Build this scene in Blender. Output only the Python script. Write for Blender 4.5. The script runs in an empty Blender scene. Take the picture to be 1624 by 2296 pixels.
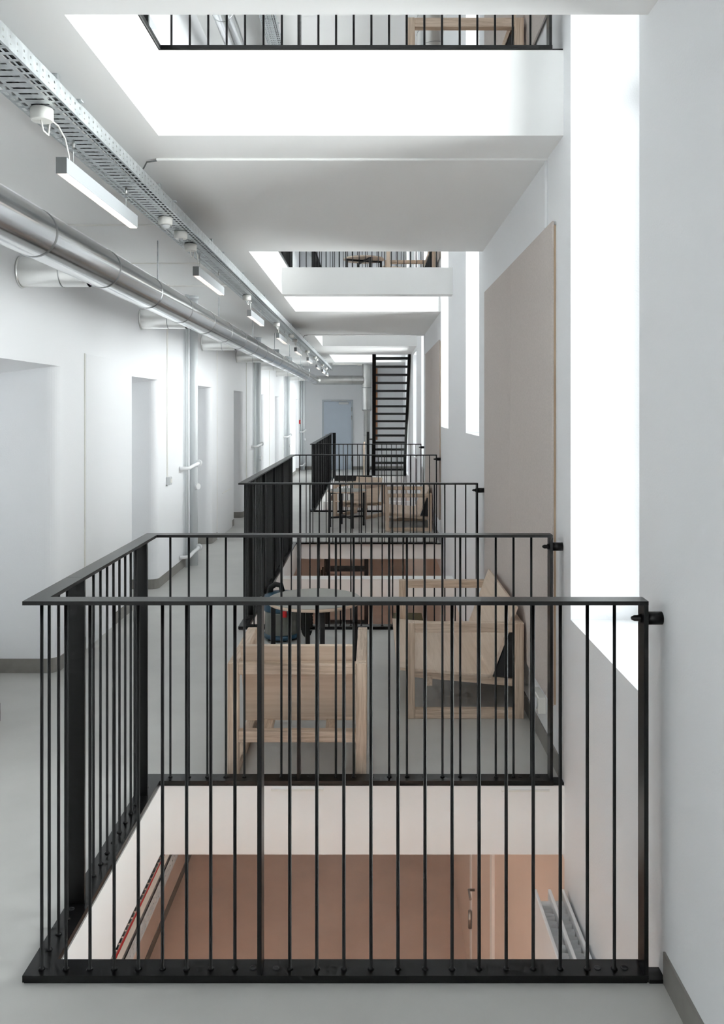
import bpy, math, random
from math import sin, cos, pi, radians
random.seed(7)

scene = bpy.context.scene
COL = scene.collection

# ------------------------------------------------------------------ camera
FPX, W, H = 1880.0, 1624.0, 2296.0
VPX, VPY = 835.0, 919.0
EYE = 1.70
cam_d = bpy.data.cameras.new('camera')
cam = bpy.data.objects.new('camera', cam_d)
COL.objects.link(cam)
cam.location = (0, 0, EYE)
cam.rotation_euler = (pi / 2, 0, 0)
cam_d.sensor_fit = 'VERTICAL'
cam_d.sensor_height = 36.0
cam_d.sensor_width = 36.0
cam_d.lens = FPX * 36.0 / H
cam_d.shift_x = -(VPX - W / 2) / H
cam_d.shift_y = -(H / 2 - VPY) / H
cam_d.clip_start = 0.05
cam_d.clip_end = 200
scene.camera = cam

# ------------------------------------------------------------------ sky, exposure
SKY = 11.0
world = bpy.data.worlds.new('sky')
scene.world = world
world.use_nodes = True
bg = world.node_tree.nodes['Background']
bg.inputs[0].default_value = (0.97, 0.982, 1.0, 1)
bg.inputs[1].default_value = SKY
scene.view_settings.view_transform = 'Standard'
scene.view_settings.look = 'None'
scene.view_settings.gamma = 1.0
scene.view_settings.exposure = 0.87
try:
    scene.view_settings.use_curve_mapping = False
except Exception:
    pass
scene.cycles.max_bounces = 8
scene.cycles.diffuse_bounces = 8
scene.cycles.glossy_bounces = 3
scene.cycles.transparent_max_bounces = 12
scene.cycles.sample_clamp_indirect = 6.0
scene.cycles.adaptive_threshold = 0.08
scene.cycles.adaptive_min_samples = 16
scene.cycles.caustics_reflective = False
scene.cycles.caustics_refractive = False


def portal(y0, y1, z0, z1, x=1.36):
    """sky portal filling a window opening: it gives no light, it only guides the sky light into the rooms"""
    d = bpy.data.lights.new('window_sky_portal', 'AREA')
    d.shape = 'RECTANGLE'
    d.size = (z1 - z0)
    d.size_y = (y1 - y0)
    d.cycles.is_portal = True
    o = bpy.data.objects.new('window_sky_portal', d)
    COL.objects.link(o)
    o.location = (x, (y0 + y1) / 2, (z0 + z1) / 2)
    o.rotation_euler = (0, pi / 2, 0)      # the lamp looks to -X
    return o


def portal_back(x0, x1, z0, z1, y):
    o = portal(x0, x1, z0, z1)
    o.location = ((x0 + x1) / 2, y, (z0 + z1) / 2)
    o.data.size, o.data.size_y = x1 - x0, z1 - z0
    o.rotation_euler = (pi / 2, 0, 0)      # the lamp looks to +Y
    return o


# ------------------------------------------------------------------ materials
def s2l(c):
    return tuple((v / 255 / 12.92) if v / 255 <= 0.04045 else ((v / 255 + 0.055) / 1.055) ** 2.4 for v in c)


def mat(name, rgb, rough=0.6, metal=0.0, var=0.0, vscale=4.0, bump=0.0, bscale=60.0, stretch=(1, 1, 1),
        spec=0.5, emit=None, estr=0.0):
    m = bpy.data.materials.new(name)
    m.use_nodes = True
    nt = m.node_tree
    b = nt.nodes['Principled BSDF']
    col = s2l(rgb)
    b.inputs['Base Color'].default_value = (*col, 1)
    b.inputs['Roughness'].default_value = rough
    b.inputs['Metallic'].default_value = metal
    b.inputs['Specular IOR Level'].default_value = spec
    if emit:
        b.inputs['Emission Color'].default_value = (*s2l(emit), 1)
        b.inputs['Emission Strength'].default_value = estr
    if var or bump:
        tc = nt.nodes.new('ShaderNodeTexCoord')
        mp = nt.nodes.new('ShaderNodeMapping')
        mp.inputs['Scale'].default_value = stretch
        nt.links.new(tc.outputs['Object'], mp.inputs['Vector'])
    if var:
        n = nt.nodes.new('ShaderNodeTexNoise')
        n.inputs['Scale'].default_value = vscale
        n.inputs['Detail'].default_value = 3
        nt.links.new(mp.outputs['Vector'], n.inputs['Vector'])
        r = nt.nodes.new('ShaderNodeValToRGB')
        r.color_ramp.elements[0].position = 0.3
        r.color_ramp.elements[1].position = 0.7
        r.color_ramp.elements[0].color = (*[max(0, v * (1 - var)) for v in col], 1)
        r.color_ramp.elements[1].color = (*[min(1, v * (1 + var)) for v in col], 1)
        nt.links.new(n.outputs['Fac'], r.inputs['Fac'])
        nt.links.new(r.outputs['Color'], b.inputs['Base Color'])
    if bump:
        n2 = nt.nodes.new('ShaderNodeTexNoise')
        n2.inputs['Scale'].default_value = bscale
        n2.inputs['Detail'].default_value = 1
        nt.links.new(mp.outputs['Vector'], n2.inputs['Vector'])
        bp = nt.nodes.new('ShaderNodeBump')
        bp.inputs['Strength'].default_value = bump
        bp.inputs['Distance'].default_value = 0.004
        nt.links.new(n2.outputs['Fac'], bp.inputs['Height'])
        nt.links.new(bp.outputs['Normal'], b.inputs['Normal'])
    return m


def wood(name, axis, base=(220, 200, 181), dark=(190, 166, 144), freq=1.0, rough=0.55):
    m = bpy.data.materials.new(name)
    m.use_nodes = True
    nt = m.node_tree
    b = nt.nodes['Principled BSDF']
    b.inputs['Roughness'].default_value = rough
    tc = nt.nodes.new('ShaderNodeTexCoord')
    mp = nt.nodes.new('ShaderNodeMapping')
    sc = [55 * freq] * 3
    sc[axis] = 3.0 * freq
    mp.inputs['Scale'].default_value = sc
    nt.links.new(tc.outputs['Object'], mp.inputs['Vector'])
    n = nt.nodes.new('ShaderNodeTexNoise')
    n.inputs['Scale'].default_value = 1.6
    n.inputs['Detail'].default_value = 4
    n.inputs['Roughness'].default_value = 0.65
    n.inputs['Distortion'].default_value = 0.6
    nt.links.new(mp.outputs['Vector'], n.inputs['Vector'])
    r = nt.nodes.new('ShaderNodeValToRGB')
    r.color_ramp.elements[0].position = 0.36
    r.color_ramp.elements[1].position = 0.6
    r.color_ramp.elements[0].color = (*s2l(dark), 1)
    r.color_ramp.elements[1].color = (*s2l(base), 1)
    nt.links.new(n.outputs['Fac'], r.inputs['Fac'])
    nt.links.new(r.outputs['Color'], b.inputs['Base Color'])
    bp = nt.nodes.new('ShaderNodeBump')
    bp.inputs['Strength'].default_value = 0.08
    bp.inputs['Distance'].default_value = 0.002
    nt.links.new(n.outputs['Fac'], bp.inputs['Height'])
    nt.links.new(bp.outputs['Normal'], b.inputs['Normal'])
    return m


def glass(name):
    m = bpy.data.materials.new(name)
    m.use_nodes = True
    nt = m.node_tree
    nt.nodes.remove(nt.nodes['Principled BSDF'])
    out = nt.nodes['Material Output']
    tr = nt.nodes.new('ShaderNodeBsdfTransparent')
    tr.inputs[0].default_value = (0.96, 0.98, 0.97, 1)
    gl = nt.nodes.new('ShaderNodeBsdfGlossy')
    gl.inputs['Roughness'].default_value = 0.02
    fr = nt.nodes.new('ShaderNodeFresnel')
    mx = nt.nodes.new('ShaderNodeMixShader')
    nt.links.new(fr.outputs[0], mx.inputs[0])
    nt.links.new(tr.outputs[0], mx.inputs[1])
    nt.links.new(gl.outputs[0], mx.inputs[2])
    nt.links.new(mx.outputs[0], out.inputs['Surface'])
    return m


M = {
    'white': mat('white_paint', (248, 248, 247), 0.75, spec=0.3),
    'wallpaint': mat('white_wall_plaster', (238, 239, 241), 0.7, bump=0.12, bscale=140, spec=0.3),
    'floor': mat('grey_linoleum', (200, 199, 196), 0.36, var=0.05, vscale=3.0, bump=0.03, bscale=300, spec=0.45),
    'terra': mat('terracotta_linoleum', (232, 207, 192), 0.45, var=0.05, vscale=2.5, spec=0.4),
    'pink': mat('salmon_wall_paint', (238, 222, 211), 0.7, var=0.02, vscale=1.5, spec=0.3),
    'skirt': mat('grey_skirting_linoleum', (140, 137, 132), 0.5, var=0.05, vscale=25, spec=0.4),
    'steel': mat('black_painted_steel', (11, 11, 12), 0.3, spec=0.42),
    'darksteel': mat('dark_steel', (40, 41, 43), 0.45),
    'zinc': mat('galvanised_sheet', (205, 210, 212), 0.38, 0.85, var=0.14, vscale=25, bump=0.05, bscale=60),
    'duct': mat('bright_duct_sheet', (226, 227, 228), 0.16, 1.0, bump=0.12, bscale=5),
    'branch': mat('branch_duct_sheet', (236, 236, 234), 0.3, 0.9),
    'ring': mat('duct_seam_sheet', (180, 182, 183), 0.3, 1.0),
    'spiral': mat('spiral_duct_sheet', (205, 205, 203), 0.34, 0.9, var=0.06, vscale=5),
    'cable': mat('grey_cable_sheath', (88, 90, 92), 0.6),
    'cablew': mat('white_cable_sheath', (232, 231, 226), 0.5),
    'plastic': mat('white_plastic', (238, 237, 232), 0.4),
    'greyplastic': mat('light_grey_plastic', (205, 207, 208), 0.45),
    'alu': mat('white_aluminium', (168, 172, 175), 0.5, 0.0),
    'aluend': mat('grey_end_cap', (128, 130, 132), 0.5),
    'pipe': mat('grey_painted_pipe', (222, 226, 228), 0.4),
    'pipew': mat('white_painted_pipe', (240, 241, 242), 0.35),
    'felt': mat('beige_felt', (207, 198, 193), 0.95, var=0.06, vscale=120, bump=0.35, bscale=420, spec=0.1),
    'door': mat('blue_grey_door_paint', (194, 204, 216), 0.5, var=0.02, vscale=2),
    'doorframe': mat('grey_door_frame_paint', (190, 197, 203), 0.5),
    'chrome': mat('brushed_steel', (190, 190, 188), 0.3, 1.0),
    'lino': mat('grey_green_table_linoleum', (168, 168, 162), 0.35, var=0.03, vscale=10),
    'vacblue': mat('dark_blue_plastic', (44, 78, 100), 0.4),
    'vacgrey': mat('smoky_grey_plastic', (112, 114, 108), 0.25, var=0.12, vscale=8),
    'red': mat('red_plastic', (196, 30, 34), 0.4),
    'rubber': mat('black_rubber', (24, 24, 25), 0.55),
    'green': mat('pale_green_cloth', (170, 198, 176), 0.9),
    'cyan': mat('light_blue_cloth', (130, 180, 205), 0.9),
    'olive': mat('olive_cabinet_paint', (110, 104, 62), 0.5, var=0.03, vscale=4),
    'copper': mat('copper_pipe', (196, 142, 108), 0.35, 0.7),
    'blackwood': mat('black_stained_wood', (38, 30, 27), 0.5, var=0.1, vscale=20),
    'plant': mat('dried_plant', (58, 44, 30), 0.8, var=0.2, vscale=30),
    'lamp': mat('lamp_diffuser', (250, 244, 238), 0.5, emit=(255, 238, 224), estr=0.45),
    'wx': wood('ash_grain_x', 0), 'wy': wood('ash_grain_y', 1), 'wz': wood('ash_grain_z', 2),
    'ply': wood('ash_plywood', 0, (226, 207, 189), (214, 193, 173), 0.45),
    'batten': wood('pine_batten', 2, (206, 182, 156), (186, 160, 132), 0.6),
    'glass': glass('window_glass'),
    'frame': mat('white_window_frame', (236, 238, 238), 0.45),
}


# ------------------------------------------------------------------ mesh helpers
class MB:
    def __init__(s):
        s.V = []; s.F = []; s.S = []; s.M = []

    def face(s, idx, smooth=False, mi=0):
        s.F.append(idx); s.S.append(smooth); s.M.append(mi)

    def box(s, x0, x1, y0, y1, z0, z1, mi=0):
        n = len(s.V)
        s.V += [(x0, y0, z0), (x1, y0, z0), (x1, y1, z0), (x0, y1, z0),
                (x0, y0, z1), (x1, y0, z1), (x1, y1, z1), (x0, y1, z1)]
        for f in ((0, 3, 2, 1), (4, 5, 6, 7), (0, 1, 5, 4), (1, 2, 6, 5), (2, 3, 7, 6), (3, 0, 4, 7)):
            s.face(tuple(n + i for i in f), False, mi)
        return s

    def cbox(s, x0, x1, y0, y1, z0, z1, c=0.003):
        """box with chamfered edges (24 vertices)"""
        n = len(s.V)
        X = (x0, x1); Y = (y0, y1); Z = (z0, z1)
        idx = {}
        for i in (0, 1):
            for j in (0, 1):
                for k in (0, 1):
                    sx = c if i == 0 else -c
                    sy = c if j == 0 else -c
                    sz = c if k == 0 else -c
                    for a, p in enumerate(((X[i], Y[j] + sy, Z[k] + sz), (X[i] + sx, Y[j], Z[k] + sz), (X[i] + sx, Y[j] + sy, Z[k]))):
                        idx[(i, j, k, a)] = len(s.V)
                        s.V.append(p)
        g = lambda i, j, k, a: idx[(i, j, k, a)]
        for i in (0, 1):
            q = [g(i, 0, 0, 0), g(i, 1, 0, 0), g(i, 1, 1, 0), g(i, 0, 1, 0)]
            s.face(tuple(q if i else q[::-1]))
            q = [g(0, i, 0, 1), g(0, i, 1, 1), g(1, i, 1, 1), g(1, i, 0, 1)]
            s.face(tuple(q if i else q[::-1]))
            q = [g(0, 0, i, 2), g(1, 0, i, 2), g(1, 1, i, 2), g(0, 1, i, 2)]
            s.face(tuple(q if i else q[::-1]))
        for i in (0, 1):
            for j in (0, 1):
                s.face((g(i, j, 0, 0), g(i, j, 1, 0), g(i, j, 1, 1), g(i, j, 0, 1)))
                s.face((g(i, 0, j, 0), g(i, 1, j, 0), g(i, 1, j, 2), g(i, 0, j, 2)))
                s.face((g(0, i, j, 1), g(1, i, j, 1), g(1, i, j, 2), g(0, i, j, 2)))
                for k in (0, 1):
                    s.face((g(i, j, k, 0), g(i, j, k, 1), g(i, j, k, 2)))
        return s

    def hexa(s, P, mi=0):
        """8 corners: bottom ring 0-3, top ring 4-7"""
        n = len(s.V)
        s.V += [tuple(p) for p in P]
        for f in ((0, 3, 2, 1), (4, 5, 6, 7), (0, 1, 5, 4), (1, 2, 6, 5), (2, 3, 7, 6), (3, 0, 4, 7)):
            s.face(tuple(n + i for i in f), False, mi)
        return s

    def tube(s, pts, r, n=12, caps=True, smooth=True, mi=0):
        """round tube along a polyline; r is one radius or one for each point"""
        R = r if isinstance(r, (list, tuple)) else [r] * len(pts)
        from mathutils import Vector
        P = [Vector(p) for p in pts]
        rings = []
        up = None
        for i, p in enumerate(P):
            if i == 0: t = P[1] - P[0]
            elif i == len(P) - 1: t = P[-1] - P[-2]
            else: t = (P[i + 1] - p).normalized() + (p - P[i - 1]).normalized()
            if t.length < 1e-9:
                t = P[min(i + 1, len(P) - 1)] - P[max(i - 1, 0)]
            t.normalize()
            if up is None:
                up = Vector((0, 0, 1)) if abs(t.z) < 0.9 else Vector((0, 1, 0))
            a = t.cross(up)
            if a.length < 1e-6:
                a = t.cross(Vector((1, 0, 0)))
            a.normalize()
            b = a.cross(t).normalized()
            up = b
            k = len(s.V)
            for q in range(n):
                w = 2 * pi * q / n
                s.V.append(tuple(p + (a * cos(w) + b * sin(w)) * R[i]))
            rings.append(k)
        for i in range(len(rings) - 1):
            for q in range(n):
                q2 = (q + 1) % n
                s.face((rings[i] + q, rings[i] + q2, rings[i + 1] + q2, rings[i + 1] + q), smooth, mi)
        if caps:
            s.face(tuple(rings[0] + q for q in range(n))[::-1], False, mi)
            s.face(tuple(rings[-1] + q for q in range(n)), False, mi)
        return s

    def lathe(s, prof, cx=0, cy=0, n=32, mi=0):
        rings = []
        for (r, z) in prof:
            k = len(s.V)
            for q in range(n):
                w = 2 * pi * q / n
                s.V.append((cx + r * cos(w), cy + r * sin(w), z))
            rings.append(k)
        for i in range(len(rings) - 1):
            for q in range(n):
                q2 = (q + 1) % n
                s.face((rings[i] + q, rings[i] + q2, rings[i + 1] + q2, rings[i + 1] + q), True, mi)
        s.face(tuple(rings[0] + q for q in range(n))[::-1], False, mi)
        s.face(tuple(rings[-1] + q for q in range(n)), False, mi)
        return s

    def mesh(s, name, mats):
        me = bpy.data.meshes.new(name)
        me.from_pydata(s.V, [], s.F)
        for m in (mats if isinstance(mats, (list, tuple)) else [mats]):
            me.materials.append(M[m] if isinstance(m, str) else m)
        me.polygons.foreach_set('use_smooth', s.S)
        me.polygons.foreach_set('material_index', s.M)
        me.update()
        return me

    def build(s, name, mats, parent=None, loc=(0, 0, 0), rz=0.0):
        return link(name, s.mesh(name, mats), parent, loc, rz)


def link(name, me, parent=None, loc=(0, 0, 0), rz=0.0):
    o = bpy.data.objects.new(name, me)
    COL.objects.link(o)
    o.parent = parent
    o.location = loc
    o.rotation_euler = (0, 0, rz)
    return o


def tag(o, label, cat=None, group=None, kind=None):
    o['label'] = label
    if cat: o['category'] = cat
    if group: o['group'] = group
    if kind: o['kind'] = kind
    return o


def thing(name, label, cat, loc=(0, 0, 0), rz=0.0, group=None):
    o = link(name, None, None, loc, rz)
    o.empty_display_size = 0.1
    return tag(o, label, cat, group)


def struct(o, label=None):
    o['kind'] = 'structure'
    if label: o['label'] = label
    return o


def copy_tree(o, parent=None, loc=None, label=None, skip=()):
    c = o.copy()
    COL.objects.link(c)
    c.parent = parent
    if loc is not None: c.location = loc
    if label: c['label'] = label
    for ch in list(o.children):
        if ch.name.split('.')[0] in skip: continue
        copy_tree(ch, c)
    return c


def grid3d(xs, ys, zs, occ, top_mi=0, side_mi=0, bottom_mi=0):
    """solid made of the occupied cells of an irregular grid: only outer faces, one joined shell"""
    b = MB()
    nx, ny, nz = len(xs) - 1, len(ys) - 1, len(zs) - 1
    O = {}
    for i in range(nx):
        for j in range(ny):
            for k in range(nz):
                O[i, j, k] = occ((xs[i] + xs[i + 1]) / 2, (ys[j] + ys[j + 1]) / 2, (zs[k] + zs[k + 1]) / 2)
    vid = {}

    def v(i, j, k):
        if (i, j, k) not in vid:
            vid[i, j, k] = len(b.V)
            b.V.append((xs[i], ys[j], zs[k]))
        return vid[i, j, k]
    for (i, j, k), o in O.items():
        if not o: continue
        if not O.get((i - 1, j, k)): b.face((v(i, j, k), v(i, j, k + 1), v(i, j + 1, k + 1), v(i, j + 1, k)), False, side_mi)
        if not O.get((i + 1, j, k)): b.face((v(i + 1, j, k), v(i + 1, j + 1, k), v(i + 1, j + 1, k + 1), v(i + 1, j, k + 1)), False, side_mi)
        if not O.get((i, j - 1, k)): b.face((v(i, j, k), v(i + 1, j, k), v(i + 1, j, k + 1), v(i, j, k + 1)), False, side_mi)
        if not O.get((i, j + 1, k)): b.face((v(i, j + 1, k), v(i, j + 1, k + 1), v(i + 1, j + 1, k + 1), v(i + 1, j + 1, k)), False, side_mi)
        if not O.get((i, j, k - 1)): b.face((v(i, j, k), v(i, j + 1, k), v(i + 1, j + 1, k), v(i + 1, j, k)), False, bottom_mi)
        if not O.get((i, j, k + 1)): b.face((v(i, j, k + 1), v(i + 1, j, k + 1), v(i + 1, j + 1, k + 1), v(i, j + 1, k + 1)), False, top_mi)
    return b


def inr(v, a, b):
    return a < v < b


# ------------------------------------------------------------------ the setting
XR, XL = 0.869, -2.04          # inner faces of the long walls
Y0, Y1 = -5.0, 23.85           # end walls
CEIL, LV = 2.945, 3.333        # ceiling height, storey height
XV = -0.958                    # left edge of the floor openings
VOIDS = [(2.557, 3.79), (6.56, 10.63), (14.03, 21.5)]
UVOIDS = [(2.642, 3.806), (6.593, 10.615), (14.1, 16.37), (18.88, 21.87)]
XW = XR + 0.46                 # outer face of the right wall
XLW = XL - 0.62

ys = sorted({Y0 - 0.3, Y1 + 0.3, *[v for p in VOIDS for v in p]})
b = grid3d([XLW, XV, XR], ys, [-0.31, -0.19, 0.0],
           lambda x, y, z: not (x > XV and any(inr(y, *p) for p in VOIDS)) and not (z < -0.19 and x > XV and 10.63 < y < 14.03), 0, 1, 1)
struct(b.build('floor', ['floor', 'white']), 'grey linoleum floor slab with rectangular openings along the right wall')
ys = sorted({Y0 - 0.3, Y1 + 0.3, *[v for p in UVOIDS for v in p]})
b = grid3d([XLW, -0.97, XR], ys, [CEIL, LV], lambda x, y, z: not (x > -0.97 and any(inr(y, *p) for p in UVOIDS)), 0, 1, 1)
struct(b.build('ceiling', ['floor', 'white']), 'white ceiling slab with rectangular openings to the storey above')
b = MB().box(XLW, XR, Y0 - 0.3, Y1 + 0.3, LV + CEIL, LV + CEIL + 0.3)
struct(b.build('ceiling_upper', 'white'), 'pale ceiling of the storey above')
b = MB().box(XLW, XR, Y0 - 0.3, Y1 + 0.3, -LV - 0.3, -LV + 0.02)
struct(b.build('floor_lower', 'terra'), 'terracotta floor of the storey below')

# cross beams in the openings
struct(MB().box(-0.97, XR, 9.03, 9.21, CEIL, 3.235).build('beam', 'white'), 'white beam across the ceiling opening')
struct(MB().box(XV, XR, 8.93, 9.12, -0.33, -0.105).build('beam', 'white'), 'white beam across the floor opening')
struct(MB().box(XV, XR, 16.45, 16.65, -0.33, -0.105).build('beam', 'white'), 'white beam across the stair opening')

struct(MB().box(XV, XR, 21.5, 21.7, -0.8, -0.31).build('beam', 'white'), 'white downstand at the far end of the stair opening')

# right wall with its window openings, some of them added to let in daylight
WIN = [(2.727, 3.67, 0.782, 5.5), (6.81, 7.78, 1.486, 5.5), (9.565, 10.6, 1.486, 5.5), (14.12, 14.86, 0.71, 3.3),
       (16.5, 17.76, 0.73, 2.86), (20.25, 21.8, 0.1, 3.3),
       (-1.5, -0.5, 0.78, 2.75), (-4.4, -3.4, 0.78, 2.75), (-1.5, -0.5, 4.1, 6.0), (-4.4, -3.4, 4.1, 6.0),  # from here on: unseen windows added to bring daylight into the storeys
       (13.2, 14.3, 4.1, 6.0), (16.0, 17.2, 4.1, 6.0), (20.0, 21.2, 4.1, 6.0),
       (-4.4, -3.4, -2.5, -0.5), (17.4, 18.6, -2.45, -2.05), (-1.5, -0.5, -2.5, -0.5), (4.0, 5.2, -2.75, -1.7)]
ys = sorted({Y0 - 0.3, Y1 + 0.3, 3.79, *[v for w in WIN for v in w[:2]]})
zs = sorted({-LV - 0.3, -0.33, 0.0, CEIL, LV, LV + CEIL + 0.3, *[v for w in WIN for v in w[2:]]})
b = grid3d([XR, XW], ys, zs, lambda x, y, z: not any(inr(y, w[0], w[1]) and inr(z, w[2], w[3]) for w in WIN))
for i, f in enumerate(b.F):
    c = [sum(b.V[q][a] for q in f) / 4 for a in range(3)]
    if c[2] < -0.33 and c[1] > 3.79: b.M[i] = 1
struct(b.build('wall_right', ['wallpaint', 'pink']), 'white window wall running along the openings')
for n, (a, c, d, e) in enumerate(WIN, 1):
    xg = XR + 0.40
    f = MB()
    t = 0.05
    if n in (4, 5, 6):      # side boards added at the far windows to cut their daylight
        f.box(xg - 0.01, xg + 0.06, a, a + 0.09, d, e).box(xg - 0.01, xg + 0.06, c - 0.09, c, d, e)
        a, c = a + 0.09, c - 0.09
    f.box(xg, xg + 0.05, a, a + t, d, e).box(xg, xg + 0.05, c - t, c, d, e)
    f.box(xg, xg + 0.05, a + t, c - t, d, d + t).box(xg, xg + 0.05, a + t, c - t, e - t, e)
    if e - d > 3:
        f.box(xg, xg + 0.05, a + t, c - t, CEIL + 0.1, CEIL + 0.16)
    w = struct(f.build('window_%d' % n, 'frame'), 'white framed window set deep in the white wall')
    MB().box(xg + 0.02, xg + 0.026, a + t, c - t, d + t, e - t).build('pane', 'glass', w)
    if e > 0 or 2 < d + 5 and a == 4.0: portal(a, c, d, e)

# left wall with its row of door niches (plan outline extruded)
NICHE = [(4.6 + 2.6 * k - (0.1 if k else 0.0), 5.42 + 2.555 * k) for k in range(-4, 8)]
NICHE[4] = (4.6, 5.42); NICHE[5] = (7.13, 7.95); NICHE[6] = (9.78, 10.62); NICHE[7] = (12.36, 13.2)
NICHE[8] = (14.98, 15.8); NICHE[9] = (17.6, 18.4); NICHE[10] = (20.2, 21.0); NICHE[11] = (22.35, 23.1)
DEPTH, LINT = 0.42, 1.985


def outline(off=0.0, r=0.075, niches=True):
    """plan line of the left wall face from Y0 to Y1; each entry (x, y, niche?)"""
    x = XL + off
    P = [(x, Y0)]
    segs = []
    for (a, c) in (NICHE if niches else ()):
        a2, c2 = a + off, c - off
        P += [(x, a2 - 0.02), (x - 0.006, a2 - 0.006), (x - 0.02, a2)]
        P += [(x - DEPTH, a2), (x - DEPTH, c2)]
        for k in range(0, 9):
            w = pi / 2 * k / 8
            P.append((x - r + r * sin(w), c2 + r - r * cos(w)))
    P.append((x, Y1))
    return P


def wall_left(name, z, mats, lbl, niches=True):
    b = MB()
    P = outline(niches=niches)
    k0 = len(b.V)
    for (x, y) in P:
        b.V += [(x, y, z), (x, y, z + LINT)]
    for i in range(len(P) - 1):
        a = k0 + 2 * i
        b.face((a, a + 2, a + 3, a + 1), False)
    # flat bands between the niches up to the ceiling, and the sloping soffits
    zc = z + LINT
    zt = z + LV
    b.V += [(XL, Y0, zc), (XL, Y1, zc), (XL, Y1, zt), (XL, Y0, zt)]
    n = len(b.V)
    b.face((n - 4, n - 3, n - 2, n - 1))
    for (a, c) in (NICHE if niches else ()):
        n = len(b.V)
        xb = XL - DEPTH
        b.V += [(XL, a - 0.03, zc), (XL, c + 0.1, zc), (xb, c + 0.1, zc - 0.055), (xb, a - 0.03, zc - 0.055)]
        b.face((n, n + 1, n + 2, n + 3))
    # solid back
    b.box(XLW - 0.1, XLW, Y0, Y1, z - 0.33, zt)
    o = b.build(name, mats)
    return struct(o, lbl)


wl = wall_left('wall_left', 0.0, 'wallpaint', 'white plaster wall with a row of rounded door niches')
wall_left('wall_left_upper', LV, 'wallpaint', 'white plaster wall of the storey above')
wall_left('wall_left_lower', -LV, 'pink', 'salmon wall of the storey below', False)
# end wall behind the camera, its windows added to let in daylight
GX0, GX1 = -1.75, -0.75
GZ = [(1.1, 1.9), (LV + 0.9, LV + 2.4)]
LG = (-1.75, -0.75, -LV + 1.2, -1.2)
b = grid3d([XLW - 0.1, GX0, GX1, XW], [Y0 - 0.3, Y0], sorted({-LV - 0.3, LV * 2 + 0.3, LG[2], LG[3], *[v for p in GZ for v in p]}),
           lambda x, y, z: not (GX0 < x < GX1 and any(inr(z, *p) for p in GZ)) and not (LG[0] < x < LG[1] and LG[2] < z < LG[3]))
struct(b.build('wall_back', 'wallpaint'), 'white end wall behind the camera')
for n, (d, e) in enumerate(GZ + [LG[2:]], len(WIN) + 1):
    f = MB()
    t, yg = 0.06, Y0 - 0.2
    f.box(GX0, GX0 + t, yg - 0.05, yg, d, e).box(GX1 - t, GX1, yg - 0.05, yg, d, e)
    f.box(GX0 + t, GX1 - t, yg - 0.05, yg, d, d + t).box(GX0 + t, GX1 - t, yg - 0.05, yg, e - t, e)
    f.box(-1.28, -1.22, yg - 0.05, yg, d + t, e - t)
    w = struct(f.build('window_%d' % n, 'frame'), 'white framed end window added behind the camera for daylight')
    MB().box(GX0 + t, -1.28, yg - 0.03, yg - 0.024, d + t, e - t).build('pane', 'glass', w)
    MB().box(-1.22, GX1 - t, yg - 0.03, yg - 0.024, d + t, e - t).build('pane', 'glass', w)
    portal_back(GX0, GX1, d, e, Y0 - 0.32)
b = MB()
b.box(XLW - 0.1, XW, Y1, Y1 + 0.3, -0.33, LV * 2 + 0.3)
b.box(XLW - 0.1, XW, Y1, Y1 + 0.3, -LV - 0.3, -0.33, 1)
struct(b.build('wall_far', ['wallpaint', 'pink']), 'white end wall of the corridor')

# skirting along the left wall, following the niches, left out at the flush panels
PANELS = [(5.95, 6.56), (11.02, 12.17)]


def skirting(z, name, niches=True):
    b = MB()
    P = outline(0.0, niches=niches)
    Q = outline(0.006, niches=niches)
    h = 0.092
    for i in range(len(P) - 1):
        a, c = Q[i], Q[i + 1]
        pieces = [(a, c, P[i], P[i + 1])]
        if abs(a[0] - c[0]) < 1e-6 and abs(a[0] - Q[0][0]) < 1e-6:   # straight piece on the wall face
            pieces = []
            y = a[1]
            for (p0, p1) in (PANELS if niches else []) + [(c[1], c[1])]:
                if p0 < a[1] or p0 > c[1] + 1e-6: continue
                pieces.append(((a[0], y), (a[0], p0), (P[i][0], y), (P[i][0], p0)))
                y = p1
        for (q0, q1, p0, p1) in pieces:
            b.hexa([(p0[0], p0[1], z), (q0[0], q0[1], z), (q1[0], q1[1], z), (p1[0], p1[1], z),
                    (p0[0], p0[1], z + h), (q0[0], q0[1], z + h), (q1[0], q1[1], z + h), (p1[0], p1[1], z + h)])
    return struct(b.build(name, 'skirt'), 'grey skirting along the niche wall')


skirting(0.0, 'baseboard_left')
skirting(-LV + 0.02, 'baseboard_left_lower', False)
b = MB()
for (a, c) in [(Y0, 2.485), (3.862, 6.48), (10.66, 13.95), (21.9, Y1)]:
    b.box(XR - 0.007, XR, a, c, 0, 0.094)
struct(b.build('baseboard_right', 'skirt'), 'grey skirting along the window wall')
b = MB()
b.box(XL, -1.37, Y1 - 0.007, Y1, 0, 0.094).box(-0.55, XR, Y1 - 0.007, Y1, 0, 0.094)
struct(b.build('baseboard_far', 'skirt'), 'grey skirting at the end wall')

# flush panels and cover strips on the left wall
for (a, c), zt in zip(PANELS, (2.1, 2.6)):
    p = MB().cbox(XL, XL + 0.007, a + 0.006, c, 0.0, zt, 0.002).build('wall_panel', 'wallpaint', wl)
    MB().box(XL, XL + 0.006, a - 0.016, a, 0.0, zt).build('cover_strip', 'plastic', wl)
MB().cbox(XL + 0.006, XL + 0.012, 11.35, 12.1, 0.565, 0.573, 0.001).build('panel_joint', 'plastic', wl)
for yy in (13.55, 16.6, 19.1):
    MB().box(XL, XL + 0.008, yy, yy + 0.02, 0.0, 2.7).build('cover_strip', 'plastic', wl)

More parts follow.
